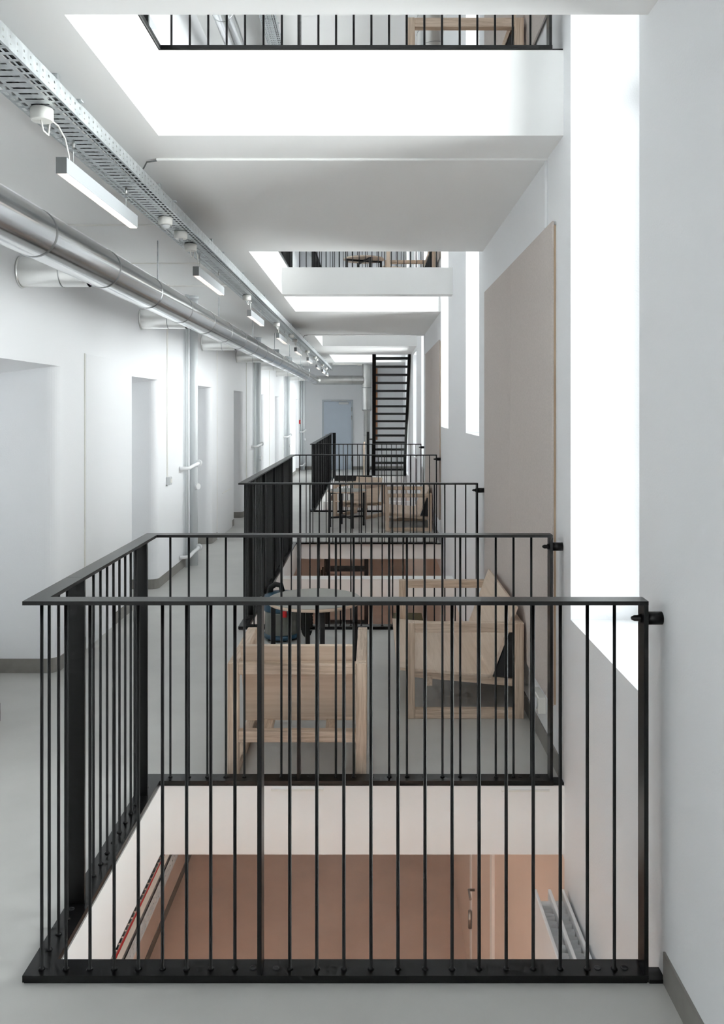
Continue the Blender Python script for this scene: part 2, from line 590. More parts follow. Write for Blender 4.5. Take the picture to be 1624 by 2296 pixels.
# end door
xd0, xd1 = (726 - VPX) * Y1 / FPX, (788.5 - VPX) * Y1 / FPX
b = MB()
zt = 1.945
b.box(xd0 - 0.045, xd0, Y1 - 0.03, Y1, 0, zt + 0.045).box(xd1, xd1 + 0.045, Y1 - 0.03, Y1, 0, zt + 0.045).box(xd0, xd1, Y1 - 0.03, Y1, zt, zt + 0.045)
d = struct(b.build('door_1', 'doorframe'), 'blue grey steel door in the end wall')
MB().cbox(xd0 + 0.004, xd1 - 0.004, Y1 - 0.022, Y1, 0.006, zt - 0.004, 0.003).build('door_leaf', 'door', d)
MB().cbox(xd0 + 0.43, xd1 - 0.08, Y1 - 0.085, Y1 - 0.022, zt - 0.09, zt - 0.025, 0.006).build('door_closer', 'greyplastic', d)
MB().box(xd0 + 0.22, xd1 - 0.12, Y1 - 0.075, Y1 - 0.05, zt + 0.004, zt + 0.02).build('closer_arm', 'chrome', d)
for zz in (1.72, 1.48, 0.3):
    MB().tube([(xd1 + 0.002, Y1 - 0.036, zz - 0.055), (xd1 + 0.002, Y1 - 0.036, zz + 0.055)], 0.012, 10).build('hinge', 'chrome', d)
MB().tube([(xd0 + 0.06, Y1 - 0.02, 1.0), (xd0 + 0.06, Y1 - 0.075, 1.0), (xd0 + 0.17, Y1 - 0.075, 1.0)], 0.011, 10).build('door_handle', 'chrome', d)


# ------------------------------------------------------------------ railings
XO, XI = -1.037, -0.977        # outer and inner line of the side rail
XE = 0.819                     # end of the rail at the window wall
RZ0, RZ1 = 1.121, 1.133
BZ0, BZ1 = 0.004, 0.024
FB = [-0.991 + 0.0724 * k for k in range(9)] + [-0.2473 + 0.0811 * k for k in range(13)]
BB = [-0.922 + 0.0845 * k for k in range(7)] + [-0.2473 + 0.0811 * k for k in range(13)]
_bal = MB()
_bal.tube([(0, 0, BZ1), (0, 0, BZ1 + 0.006), (0, 0, BZ1 + 0.0061), (0, 0, RZ0)], [0.0105, 0.007, 0.0052, 0.0052], 10)
BAL = _bal.mesh('baluster', 'steel')
POSTF = MB().cbox(-0.0065, 0.0065, -0.03, 0.03, BZ1, RZ0, 0.001).mesh('post', 'steel')
POSTS = MB().cbox(-0.03, 0.03, -0.0065, 0.0065, BZ1, RZ0, 0.001).mesh('post', 'steel')
BOLT = MB().lathe([(0.011, BZ1), (0.011, BZ1 + 0.002), (0.006, BZ1 + 0.002), (0.006, BZ1 + 0.0012)], n=16).mesh('bolt', 'darksteel')


def wall_fixing(root, y):
    b = MB().tube([(XE - 0.001, y, 1.076), (XR - 0.001, y, 1.076)], 0.0195, 20)
    f = b.build('wall_bracket', 'steel', root)
    MB().tube([(XE - 0.013, y, 1.076), (XE - 0.02, y, 1.076), (XE - 0.021, y, 1.076), (XE - 0.034, y, 1.076), (XE - 0.043, y, 1.076)],
              [0.013, 0.013, 0.009, 0.009, 0.004], 12).build('bolt', 'steel', f)
    MB().cbox(XE + 0.002, XR, y - 0.03, y + 0.028, 0.0, 0.012, 0.001).build('floor_bracket', 'steel', root)


def railing(label, yf, yb, side_posts, side_bars, back=True, seam=None, zb=0.0):
    root = thing('steel_railing', label, 'railing', (0, 0, zb))
    yfi = yf + 0.060
    ybi = yb - 0.060
    seam = seam or yf + 0.352
    rail1 = grid3d([XO, XI, XE], [yf, yfi, seam], [RZ0, RZ1], lambda x, y, z: y < yfi or x < XI)
    rail1.build('top_rail', 'steel', root)
    if back:
        grid3d([XO, XI, XE], [seam + 0.0015, ybi, yb], [RZ0, RZ1], lambda x, y, z: y > ybi or x < XI).build('top_rail', 'steel', root)
        grid3d([XO, XI + 0.016, XE], [yf, yf + 0.075, yb - 0.074, yb], [BZ0, BZ1],
               lambda x, y, z: x < XI + 0.016 or y < yf + 0.075 or y > yb - 0.074).build('base_plate', 'steel', root)
    else:
        MB().box(XO, XI, seam + 0.0015, yb, RZ0, RZ1).build('top_rail', 'steel', root)
        grid3d([XO, XI + 0.016, XE], [yf, yf + 0.075, yb], [BZ0, BZ1],
               lambda x, y, z: x < XI + 0.016 or y < yf + 0.075).build('base_plate', 'steel', root)
    MB().box(XO + 0.004, XE - 0.004, yf + 0.003, yf + 0.06, 0.0, BZ0).build('shadow_gap_strip', 'rubber', root)  # black strip stands in for the shadow gap under the base plate
    runs = [(yf + 0.03, FB)]
    if back: runs.append((yb - 0.034, BB))
    for y, lst in runs:
        for x in lst:
            link('baluster', BAL, root, (x, y, 0))
        link('post', POSTF, root, (-0.3345, y, 0))
        link('post', POSTF, root, (XE - 0.0065, y, 0))
        for x in (-0.37, -0.30, 0.66 + 0.085, 0.66 + 0.004):
            link('bolt', BOLT, root, (x + 0.012, y + 0.004, 0))
        wall_fixing(root, y)
    for y in side_bars:
        link('baluster', BAL, root, (XI - 0.026, y, 0))
    for y in side_posts:
        link('post', POSTS, root, (XI - 0.03, y, 0))
        link('bolt', BOLT, root, (XI - 0.034, y - 0.035, 0))
    return root


sb1 = [2.602, 2.68, 2.757] + [3.015 + 0.0775 * k for k in range(8)] + [3.72]
R1 = railing('black steel railing around the first floor opening, closest to the camera', 2.483, 3.861, [2.85, 3.645], sb1, seam=2.837)


def bars(y0, y1, posts):
    out = []
    y = y0
    while y < y1:
        if all(abs(y - p) > 0.03 for p in posts): out.append(y)
        y += 0.0775
    return out


p2 = [6.86 + 0.8 * k for k in range(5)]
R2 = railing('black steel railing around the middle floor opening, behind the chairs and table', 6.483, 10.66, p2, bars(6.62, 10.55, p2))
p3 = [14.33 + 0.8 * k for k in range(8)]
R3 = railing('black steel railing around the stair opening, in front of the grey door', 13.955, 20.75, p3, bars(14.1, 20.65, p3), back=False)
MB().box(XI - 0.005, XI + 0.075, 20.735, 20.75, 0.0, RZ1).build('end_post', 'steel', R3)
MB().box(XV, 0.0, 21.44, 21.5, -0.12, 0.02).build('edge_plate', 'steel', R3)
copy_tree(R1, None, (0, 0.021, LV), 'black steel railing one storey up, seen through the nearer ceiling opening')
copy_tree(R3, None, (0, 0, LV), 'black steel railing one storey up at the stair, behind the other upper railings', skip=('edge_plate',))
copy_tree(R2, None, (0, 0, LV), 'black steel railing one storey up, seen above the white cross beam')
for x0, x1, z in ((-0.457, -0.22, -0.012), (0.585, 0.80, -0.016)):
    MB().box(x0, x1, 3.781, 3.79, z - 0.008, z).build('edge_strip', 'plastic', bpy.data.objects['floor'])


# ------------------------------------------------------------------ stair
def stair():
    root = thing('open_stair', 'black steel open-riser stair climbing to the storey above', 'staircase', (0, 0, 0))
    rise, yb, slope = 0.179, 21.72, 1.035
    for (x0, x1) in ((0.0, 0.085), (0.802, 0.862)):
        zt = LV
        yt = yb - zt / slope
        hw = 0.13
        b = MB()
        b.hexa([(x0, yb + hw, 0.0), (x1, yb + hw, 0.0), (x1, yb - hw, 0.0), (x0, yb - hw, 0.0),
                (x0, yt + hw, zt), (x1, yt + hw, zt), (x1, yt - hw, zt), (x0, yt - hw, zt)])
        b.build('stringer', 'steel', root)
    t = MB().cbox(0.085, 0.802, -0.12, 0.11, -0.05, 0.0, 0.002).mesh('tread', 'steel')
    for k in range(1, 19):
        z = rise * k + 0.02
        link('tread', t, root, (0, yb - z / slope, z))
    MB().box(0.0, 0.862, yb - 0.13, yb + 0.1, 0.0, 0.012).build('foot_plate', 'steel', root)
    MB().cbox(-0.145, -0.075, 21.51, 21.58, 0.0, 1.14, 0.002).build('newel_post', 'steel', root)
    MB().box(-0.075, 0.0, 21.53, 21.56, 0.93, 0.965).build('post_tie', 'steel', root)
    # wooden hand rail standing above the outer stringer
    pass
    return root


stair()
t = thing('copper_pipe', 'thin copper pipe rising behind the open stair', 'pipe', (0.125, Y1 - 0.05, 0))
MB().tube([(0, 0, 0.85), (0, 0, CEIL)], 0.026, 12).build('pipe_run', 'copper', t)
MB().box(-0.03, 0.03, 0.0, 0.05, 1.6, 1.64).build('clip', 'chrome', t)
t = thing('stair_handrail', 'slim wooden handrail post beside the black newel post', 'handrail', (-0.215, 21.53, 0.0))
MB().tube([(0, 0, -0.9), (0, 0, 0.8), (0.01, 0, 0.88)], 0.02, 12).build('rail_stick', 'wz', t)
MB().box(-0.012, 0.05, 0.0, 0.014, 0.70, 0.73).build('bracket', 'chrome', t)


# ------------------------------------------------------------------ seating
def chair(name, label, cat, w, loc, rz, group=None):
    root = thing(name, label, cat, loc, rz, group)
    T, D, AH = 0.05, 0.65, 0.527
    hw = w / 2
    c = 0.003
    for s in (-1, 1):
        x0, x1 = (-hw, -hw + T) if s < 0 else (hw - T, hw)
        MB().cbox(x0, x1, 0, T, 0, AH, c).build('leg', 'wz', root)
        MB().cbox(x0, x1, D - T, D, 0, AH, c).build('leg', 'wz', root)
        MB().cbox(x0 + 0.001, x1 - 0.001, T, D - T, AH - T - 0.002, AH - 0.001, c).build('armrest', 'wy', root)
        MB().cbox(x0 + 0.001, x1 - 0.001, T, D - T, 0.0, T, c).build('floor_rail', 'wy', root)
    ix = hw - T
    MB().cbox(-ix, ix, 0.001, T - 0.001, AH - T - 0.004, AH - 0.002, c).build('back_rail', 'wx', root)
    MB().cbox(-ix, ix, 0.001, T - 0.001, 0.16, 0.21, c).build('back_rail', 'wx', root)
    MB().cbox(-ix, ix, 0.50, 0.545, 0.165, 0.215, c).build('front_rail', 'wx', root)
    # seat supports running front to back
    sx = hw - (0.10 if w > 1 else 0.17)
    for s in (-1, 1):
        b = MB()
        a0, a1 = s * sx - 0.024, s * sx + 0.024
        b.hexa([(a0, 0.05, 0.155), (a1, 0.05, 0.155), (a1, 0.60, 0.205), (a0, 0.60, 0.205),
                (a0, 0.05, 0.197), (a1, 0.05, 0.197), (a1, 0.60, 0.247), (a0, 0.60, 0.247)])
        b.build('seat_rail', 'wy', root)
    bx = ix - 0.006
    # seat board: y .70 -> .163, top z .266 -> .226 ; backrest board leaning on the rear rail
    b = MB()
    b.hexa([(-bx, 0.165, 0.211), (bx, 0.165, 0.211), (bx, 0.697, 0.252), (-bx, 0.697, 0.252),
            (-bx, 0.165, 0.226), (bx, 0.165, 0.226), (bx, 0.697, 0.267), (-bx, 0.697, 0.267)])
    b.build('seat', 'ply', root)
    b = MB()
    b.hexa([(-bx, 0.172, 0.20), (bx, 0.172, 0.20), (bx, 0.187, 0.206), (-bx, 0.187, 0.206),
            (-bx, 0.022, 0.60), (bx, 0.022, 0.60), (bx, 0.037, 0.606), (-bx, 0.037, 0.606)])
    b.build('backrest', 'ply', root)
    for s in ((-1, 1) if w > 1 else ()):
        x = s * (hw - 0.075)
        b = MB()
        b.hexa([(x - 0.012, 0.052, 0.21), (x + 0.012, 0.052, 0.21), (x + 0.012, 0.16, 0.212), (x - 0.012, 0.16, 0.212),
                (x - 0.012, 0.052, 0.46), (x + 0.012, 0.052, 0.46), (x + 0.012, 0.064, 0.46), (x - 0.012, 0.064, 0.46)])
        b.build('bracket', 'darksteel', root)  # black bracket; its dark wedge also stands for the shade behind the backrest
    return root


chair('armchair', 'pale wooden armchair with its back to the camera, beside the opening', 'armchair', 0.644, (-0.349, 3.88, 0), 0)
B1 = chair('wooden_loveseat', 'pale wooden two-seat bench chair against the felt panel, nearer the camera', 'bench', 1.208, (0.835, 5.216, 0), pi / 2)
B2 = chair('wooden_loveseat', 'pale wooden two-seat bench chair against the felt panel, farther down the corridor', 'bench', 1.15, (0.835, 12.30, 0), pi / 2)
chair('armchair', 'pale wooden armchair turned towards the camera behind the farther round table', 'armchair', 0.60, (-0.03, 13.68, 0), radians(148.9))
copy_tree(B1, None, (0.835, 5.216, LV), 'pale wooden two-seat bench chair one storey up, seen through the nearer ceiling opening')
copy_tree(B2, None, (0.835, 11.55, LV), 'pale wooden two-seat bench chair one storey up, seen above the white cross beam')


def table(label, loc, rz):
    root = thing('round_table', label, 'table', loc, rz)
    R = 0.29
    t = MB().lathe([(R - 0.003, 0.508), (R, 0.511), (R, 0.524), (R - 0.002, 0.526)], n=64).build('table_top', 'ply', root)
    MB().lathe([(R - 0.004, 0.526), (R - 0.004, 0.530)], n=64).build('top_surface', 'lino', t)
    for k in range(4):
        a = pi / 2 * k
        x, y = 0.258 * cos(a), 0.258 * sin(a)
        h = 0.014
        MB().cbox(x - h, x + h, y - h, y + h, 0, 0.508, 0.002).build('leg', 'darksteel', root)
    for k in range(2):
        b = MB()
        if k: b.box(-0.012, 0.012, -0.245, 0.245, 0.484, 0.508)
        else: b.box(-0.245, 0.245, -0.012, 0.012, 0.4835, 0.5075)
        b.build('under_bar', 'darksteel', root)
        b = MB()
        if k: b.box(-0.01, 0.01, -0.245, 0.245, 0.125, 0.15)
        else: b.box(-0.245, 0.245, -0.01, 0.01, 0.1245, 0.1495)
        b.build('stretcher', 'darksteel', root)
    return root


T1 = table('round grey-topped table between the nearer bench chair and the vacuum cleaner', (-0.359, 5.21, 0), radians(14))
T2 = table('round grey-topped table in front of the farther angled armchair', (-0.37, 12.25, 0), radians(-70))
copy_tree(T2, None, (-0.12, 12.0, LV + 0.001), 'round table one storey up, seen above the white cross beam')

# vacuum cleaner
v = thing('vacuum_cleaner', 'dusty workshop vacuum cleaner with blue rims and red latch beside the round table', 'vacuum cleaner', (-0.672, 6.24, 0))
MB().lathe([(0.118, 0.03), (0.128, 0.05), (0.126, 0.20), (0.128, 0.215)], n=40).build('tank', 'vacgrey', v)
MB().lathe([(0.120, 0.012), (0.134, 0.02), (0.136, 0.04), (0.130, 0.05)], n=40).build('base_rim', 'vacblue', v)
MB().lathe([(0.132, 0.215), (0.136, 0.22), (0.136, 0.30), (0.128, 0.325), (0.10, 0.34), (0.03, 0.345)], n=40).build('motor_head', 'vacblue', v)
MB().cbox(0.015, 0.05, -0.152, -0.128, 0.19, 0.235, 0.004).build('latch', 'red', v)
MB().tube([(-0.09, 0.02, 0.335), (-0.085, 0.02, 0.375), (-0.05, 0.02, 0.398), (-0.01, 0.02, 0.39), (0.0, 0.02, 0.345)], 0.021, 12).build('carry_handle', 'rubber', v)
b = MB()
pts = []
for k in range(60):
    a = k / 59
    w = -0.4 + a * 1.9 * pi
    pts.append((0.185 + 0.028 * cos(w) , -0.02 + 0.02 * a, 0.13 + 0.105 * sin(w)))
b.tube(pts, [0.021 if i % 2 else 0.017 for i in range(60)], 12)
b.build('hose', 'rubber', v)
MB().tube([(0.205, -0.03, 0.26), (0.22, -0.03, 0.215), (0.21, -0.03, 0.19)], 0.024, 12).build('hose_nozzle', 'rubber', v)
for k in range(5):
    a = 2 * pi * k / 5
    MB().tube([(0.1 * cos(a) - 0.012, 0.1 * sin(a), 0.014), (0.1 * cos(a) + 0.012, 0.1 * sin(a), 0.014)], 0.014, 12).build('caster', 'rubber', v)
t = thing('cleaning_cloth', 'small folded blue and green cloth on the floor near the vacuum cleaner', 'cloth', (-0.455, 6.0, 0))
MB().cbox(-0.05, 0.0, -0.03, 0.03, 0.0, 0.012, 0.003).build('green_fold', 'green', t)
MB().cbox(-0.002, 0.04, -0.025, 0.03, 0.0, 0.016, 0.003).build('blue_fold', 'cyan', t)

# ------------------------------------------------------------------ felt panels on the window wall
XP = 0.849


def felt(label, y0, y1, z=0.0, group='felt panels on the window wall'):
    root = thing('felt_panel', label, 'wall panel', (XR, y0, z), 0, group)
    L = y1 - y0
    MB().cbox(XP - XR, XP - XR + 0.010, 0.0, L - 0.003, 0.30, 2.593, 0.002).build('felt_board', 'felt', root)
    for a in (0.004, L - 0.05):
        MB().box(XP - XR + 0.010, -0.0005, a, a + 0.045, 0.305, 2.575).build('batten', 'batten', root)
    return root


F1 = felt('beige felt wall panel nearest the camera, its wooden edge beside the tall window', 3.961, 5.165)
F2 = felt('beige felt wall panel behind the nearer bench chair, farther of its pair', 5.165, 6.36)
F3 = felt('beige felt wall panel above the farther bench chair, nearer of its pair', 10.66, 12.06)
felt('beige felt wall panel above the farther bench chair, farther of its pair', 12.06, 13.45)
copy_tree(F3, None, (XR, 10.66, LV), 'beige felt wall panel one storey up, seen above the white cross beam')
copy_tree(F1, None, (XR, 3.961, LV), 'beige felt wall panel one storey up, beside the tall window')
copy_tree(F2, None, (XR, 5.165, LV), 'beige felt wall panel one storey up, behind the upper bench chair')


# ------------------------------------------------------------------ round duct
DX, DZ, DR = -1.56, 2.515, 0.112


def duct(label, z, y0, y1, far):
    root = thing('air_duct', label, 'duct', (DX, 0, DZ + z))
    y = y0
    n = 40
    seam_h = 0.006
    while y < y1 - 0.01:
        e = min(y + 0.97, y1)
        MB().tube([(0, y, 0), (0, e, 0)], DR, n, caps=False).build('duct_section', 'duct', root)
        if e < y1 - 0.01:
            MB().tube([(0, e - 0.012, 0), (0, e - 0.006, 0), (0, e + 0.006, 0), (0, e + 0.012, 0)],
                      [DR + 0.0005, DR + 0.003, DR + 0.003, DR + 0.0005], n, caps=False).build('seam_ring', 'ring', root)
        y = e
    # branches through the wall above each niche
    for (a, c) in NICHE:
        m = a + 0.27 if a > 0 else a + 0.25
        if m < y0 + 0.2 or m > y1 - 0.3: continue
        br = MB().tube([(XL - DX, m, -0.015), (-DR * 0.75, m, -0.015)], 0.086, 28, caps=False).build('branch_duct', 'branch', root)
        MB().tube([(XL - DX + 0.001, m, -0.015), (XL - DX + 0.012, m, -0.015)], [0.094, 0.091], 28).build('wall_collar', 'branch', br)
        MB().tube([(-0.24, m, -0.015), (-0.234, m, -0.015)], 0.089, 28).build('joint_ring', 'ring', br)
    # drop rods
    y = 6.17
    while y < y1 - 0.3:
        if y > y0:
            MB().tube([(-0.02, y, DR - 0.002), (-0.02, y, CEIL - DZ)], 0.005, 8).build('hanger_rod', 'zinc', root)
        y += 2.46
    for y in (14.3, 16.6, 19.0, 21.2):
        if far:
            MB().cbox(-0.17, -0.03, y, y + 0.05, 0.05, 0.22, 0.002).build('damper_box', 'zinc', root)
    if far:
        pts = [(0, y1, 0)]
        for k in range(1, 9):
            w = pi / 2 * k / 8
            pts.append((0.15 - 0.15 * cos(w), y1 + 0.15 * sin(w), 0))
        pts.append((1.33, y1 + 0.15, 0))
        MB().tube(pts, [DR + 0.002] + [DR + 0.012] * 9, n, caps=False).build('cross_duct', 'spiral', root)
        MB().tube([(1.0, y1 + 0.15, 0), (1.012, y1 + 0.15, 0)], DR + 0.017, n).build('seam_ring', 'ring', root)
        vx = (823 - VPX) * 23.0 / FPX - DX
        MB().tube([(vx, y1 + 0.15, CEIL - DZ), (vx, y1 + 0.15, 1.72 - DZ), (vx, y1 + 0.15, 1.68 - DZ), (vx, y1 + 0.15, 1.66 - DZ), (vx, y1 + 0.15, -DZ)],
                  [0.13, 0.13, 0.12, 0.085, 0.085], n, caps=False).build('riser_duct', 'spiral', root)
        for zz in (2.3, 1.69, 1.0):
            MB().tube([(vx, y1 + 0.15, zz - DZ), (vx, y1 + 0.15, zz - DZ + 0.02)], 0.134 if zz > 1.6 else 0.089, n).build('seam_ring', 'ring', root)
    return root


D1 = duct('shiny round metal air duct running along the ceiling above the niches', 0.0, -6.0 + 0.155, 22.86, True)
D2 = duct('round metal air duct one storey up, seen between the upper balusters', LV, 2.9, 22.3, False)
t = thing('spiral_duct', 'upright spiral air duct one storey up behind the upper bench chair', 'duct', (0.42, 6.2, LV))
b = MB()
b.tube([(0, 0, 0), (0, 0, CEIL)], 0.09, 32, caps=False)
b.build('duct_pipe', 'spiral', t)
pts = [(0.0905 * cos(2 * pi * k / 16), 0.0905 * sin(2 * pi * k / 16), 0.12 / 16 * k) for k in range(int(CEIL / 0.12 * 16))]
MB().tube(pts, 0.003, 5).build('spiral_seam', 'ring', t)


# ------------------------------------------------------------------ perforated cable tray
TX0, TX1, TZ = -1.27, -1.09, 2.784


def tray_meshes(y0, y1):
    per = 0.05
    xc = [0, .009, .022, .030, .043, .056, .124, .137, .150, .158, .171, .18]
    side = {1, 3, 7, 9}
    ycut = [0, .009, .019, .031, .041, .05]
    b = MB()
    n = int((y1 - y0) / per)
    nx = len(xc)
    for p in range(n):
        for j in range(5):
            ya, yb = y0 + p * per + ycut[j], y0 + p * per + ycut[j + 1]
            i = 0
            while i < nx - 1:
                hole = (i in side and 1 <= j <= 3) or (i == 5 and j == 2)
                if hole:
                    i += 1
                    continue
                k = i
                while k + 1 < nx - 1 and not ((k + 1 in side and 1 <= j <= 3) or (k + 1 == 5 and j == 2)): k += 1
                q = len(b.V)
                b.V += [(xc[i], ya, 0), (xc[k + 1], ya, 0), (xc[k + 1], yb, 0), (xc[i], yb, 0)]
                b.face((q, q + 1, q + 2, q + 3))
                i = k + 1
    base = b.mesh('tray_base', 'zinc')
    b = MB()
    yc = [0, .020, .030, .05]
    for p in range(n):
        for j in range(3):
            ya, yb = y0 + p * per + yc[j], y0 + p * per + yc[j + 1]
            if j == 1: zz = [(0, .016), (.020, .036), (.044, .06)]
            else: zz = [(0, .06)]
            for (a, c) in zz:
                q = len(b.V)
                b.V += [(0, ya, a), (0, yb, a), (0, yb, c), (0, ya, c)]
                b.face((q, q + 1, q + 2, q + 3))
    # folded lip
    b.box(-0.008, 0.0, y0, y0 + n * per, 0.0585, 0.06)
    flange = b.mesh('tray_side', 'zinc')
    return base, flange


def tray(label, z, y0, y1, meshes=None):
    root = thing('cable_tray', label, 'cable tray', (TX0, 0, TZ + z))
    base, flange = meshes or tray_meshes(y0, y1)
    link('tray_base', base, root)
    link('tray_side', flange, root, (0.18, 0, 0))
    link('tray_side', flange, root, (0.0, 0, 0))
    for k, (x, r) in enumerate(((0.03, 0.008), (0.055, 0.011), (0.083, 0.009), (0.107, 0.012), (0.14, 0.008), (0.158, 0.01))):
        pts = []
        y = y0
        while y <= y1:
            pts.append((x + 0.006 * sin(y * 1.7 + k * 2.1), y, r + 0.003))
            y += 0.5
        MB().tube(pts, r, 6).build('cable', 'cable' if k % 3 else 'greyplastic', root)
    y = y0 + 0.7
    while y < y1:
        h = CEIL - TZ if z > -1 else 0.49
        b = MB()
        b.box(0.075, 0.105, y, y + 0.03, 0.061, h).box(-0.012, 0.192, y, y + 0.03, 0.0605, 0.066)
        b.build('hanger', 'zinc', root)
        MB().box(-0.002, 0.182, y + 0.9, y + 0.912, -0.0009, -0.0002).build('splice_plate', 'zinc', root)
        y += 1.5
    return root


TM = tray_meshes(0.9, 23.2)
tray('perforated metal cable tray running under the ceiling above the pendant lamps', 0.0, 0.9, 23.2, TM)
TMU = tray_meshes(3.0, 23.2)
tray('perforated metal cable tray one storey up, seen between the upper balusters', LV, 3.0, 23.2, TMU)
TML = tray_meshes(1.2, 7.2)
TL = tray('perforated metal cable tray one storey down, seen through the floor opening', -0.80 - TZ, 1.2, 7.2, TML)
MB().tube([(0.118, 1.2, 0.03), (0.112, 3.0, 0.032), (0.12, 4.5, 0.03), (0.115, 7.2, 0.032)], 0.009, 8).build('cable', 'red', TL)
MB().box(0.125, 0.15, 1.2, 7.2, 0.02, 0.045).build('cable_duct', 'plastic', TL)
MB().cbox(0.182, 0.25, 2.86, 2.90, -0.03, 0.03, 0.002).build('clip', 'zinc', TL)


# ------------------------------------------------------------------ pendant lamps
LX0, LX1 = -1.219, -1.178
LZB, LZT = 2.611, 2.674


def lamp(label, y, z=0.0, sensors=False):
    root = thing('pendant_lamp', label, 'pendant lamp', ((LX0 + LX1) / 2, y, LZB + z), 0, 'linear pendant lamps under the cable tray')
    w = (LX1 - LX0) / 2
    L = 0.98
    h = LZT - LZB
    MB().box(-w, w, 0.002, L - 0.002, 0.004, h).build('lamp_body', 'alu', root)
    MB().box(-w - 0.0005, w + 0.0005, 0, 0.002, 0, h + 0.0005).build('end_cap', 'aluend', root)
    MB().box(-w - 0.0005, w + 0.0005, L - 0.002, L, 0, h + 0.0005).build('end_cap', 'aluend', root)
    MB().box(-w + 0.003, w - 0.003, 0.004, L - 0.004, 0.0, 0.004).build('diffuser', 'lamp', root)
    top = TZ - LZB
    for yy in (0.13, L - 0.13):
        s = MB().tube([(0, yy, h), (0, yy, top - 0.001)], 0.0016, 6).build('suspension_wire', 'chrome', root)
        MB().tube([(0, yy, top - 0.035), (0, yy, top - 0.005)], 0.006, 8).build('gripper', 'chrome', s)
    c = MB().lathe([(0.036, top - 0.047), (0.040, top - 0.043), (0.040, top - 0.006), (0.037, top - 0.002)], 0.012, -0.22, n=28).build('ceiling_cup', 'plastic', root)
    pts = [(0.012, -0.23, top - 0.045), (0.015, -0.215, top - 0.08), (0.02, -0.18, top - 0.085), (0.018, -0.16, top - 0.02), (0.01, -0.06, top - 0.01),
           (0.004, 0.03, top - 0.03), (0, 0.08, h + 0.03), (0, 0.09, h)]
    MB().tube(pts, 0.0035, 8).build('cord', 'cablew', root)
    return root


words = ['pendant lamp closest to the camera', 'second pendant lamp from the camera', 'third pendant lamp from the camera', 'fourth pendant lamp from the camera',
         'fifth pendant lamp from the camera', 'sixth pendant lamp from the camera', 'seventh pendant lamp from the camera', 'eighth pendant lamp from the camera',
         'last pendant lamp, closest to the end wall']
for k, wd in enumerate(words):
    lamp('white linear ' + wd + ', under the cable tray', 3.23 + 2.462 * k if k < 7 else 20.1 if k == 7 else 21.75)
for y, wd in ((4.85, 'seen through the nearer ceiling opening'), (14.2, 'seen above the white cross beam'), (17.6, 'far above the white cross beam')):
    lamp('white linear pendant lamp one storey up, ' + wd, y, LV)
lamp('white linear pendant lamp one storey down, in the salmon coloured storey', 3.3, -0.80 - TZ)
lamp('white linear pendant lamp one storey down, added farther along to brighten the salmon storey', 5.76, -0.80 - TZ)  # extra lamp added to lighten the darker stretch below


def cup(label, y, dome, name, cat):
    root = thing(name, label, cat, (-1.165, y, TZ), 0, 'white round fittings under the cable tray')
    MB().lathe([(0.034, -0.044), (0.040, -0.038), (0.040, -0.004), (0.037, -0.001)], n=28).build('housing', 'plastic', root)
    if dome:
        MB().lathe([(0.006, -0.066), (0.018, -0.062), (0.026, -0.052), (0.027, -0.044)], n=24).build('lens', 'greyplastic', root)
    else:
        MB().lathe([(0.012, -0.048), (0.014, -0.044)], n=20).build('cap', 'greyplastic', root)


cup('white motion sensor with domed lens under the cable tray, nearest the camera', 4.72, True, 'motion_sensor', 'sensor')
cup('white round junction box between the motion sensor and second pendant lamp', 5.1, False, 'junction_box', 'junction box')
cup('white round junction box under the cable tray past the fourth pendant lamp', 12.05, False, 'junction_box', 'junction box')
cup('white motion sensor with domed lens past the fifth pendant lamp', 17.0, True, 'motion_sensor', 'sensor')

# ------------------------------------------------------------------ conduits, sockets, pipes
def conduit(label, y, lx=-1.07, wall=True, zb=2.6):
    root = thing('cable_conduit', label, 'conduit', (0, y, 0))
    MB().cbox(lx, XR, -0.018, 0.018, CEIL - 0.011, CEIL, 0.002).build('ceiling_run', 'white', root)
    if wall:
        MB().cbox(XR - 0.014, XR, -0.012, 0.012, zb, CEIL - 0.011, 0.002).build('wall_run', 'wallpaint', root)
    MB().tube([(lx, 0, CEIL - 0.008), (lx - 0.05, 0, CEIL - 0.014), (lx - 0.09, 0, CEIL - 0.09)], 0.004, 8).build('cable_end', 'cable', root)


conduit('white cable conduit across the ceiling, nearest the camera, turning down to the felt panel', 4.165)
conduit('white cable conduit across the ceiling in front of the far opening', 13.86)
t = thing('cable_conduit', 'short white cable conduit on the ceiling by the end wall', 'conduit', (0, 22.6, 0))
MB().cbox(-1.07, -0.4, -0.03, 0.03, CEIL - 0.03, CEIL, 0.002).build('ceiling_run', 'plastic', t)
MB().cbox(-0.4, -0.28, -0.05, 0.05, CEIL - 0.05, CEIL, 0.004).build('junction', 'plastic', t)
for y, wd in ((5.63, 'beside the nearest pendant lamp'), (7.1, 'behind the second pendant lamp'), (8.4, 'behind the third pendant lamp')):
    t = tag(MB().cbox(XL, -1.2, -0.008, 0.008, CEIL - 0.01, CEIL, 0.002).build('ceiling_strip', 'plastic', None, (0, y, 0)),
            'thin white strip across the ceiling ' + wd, 'trim strip')

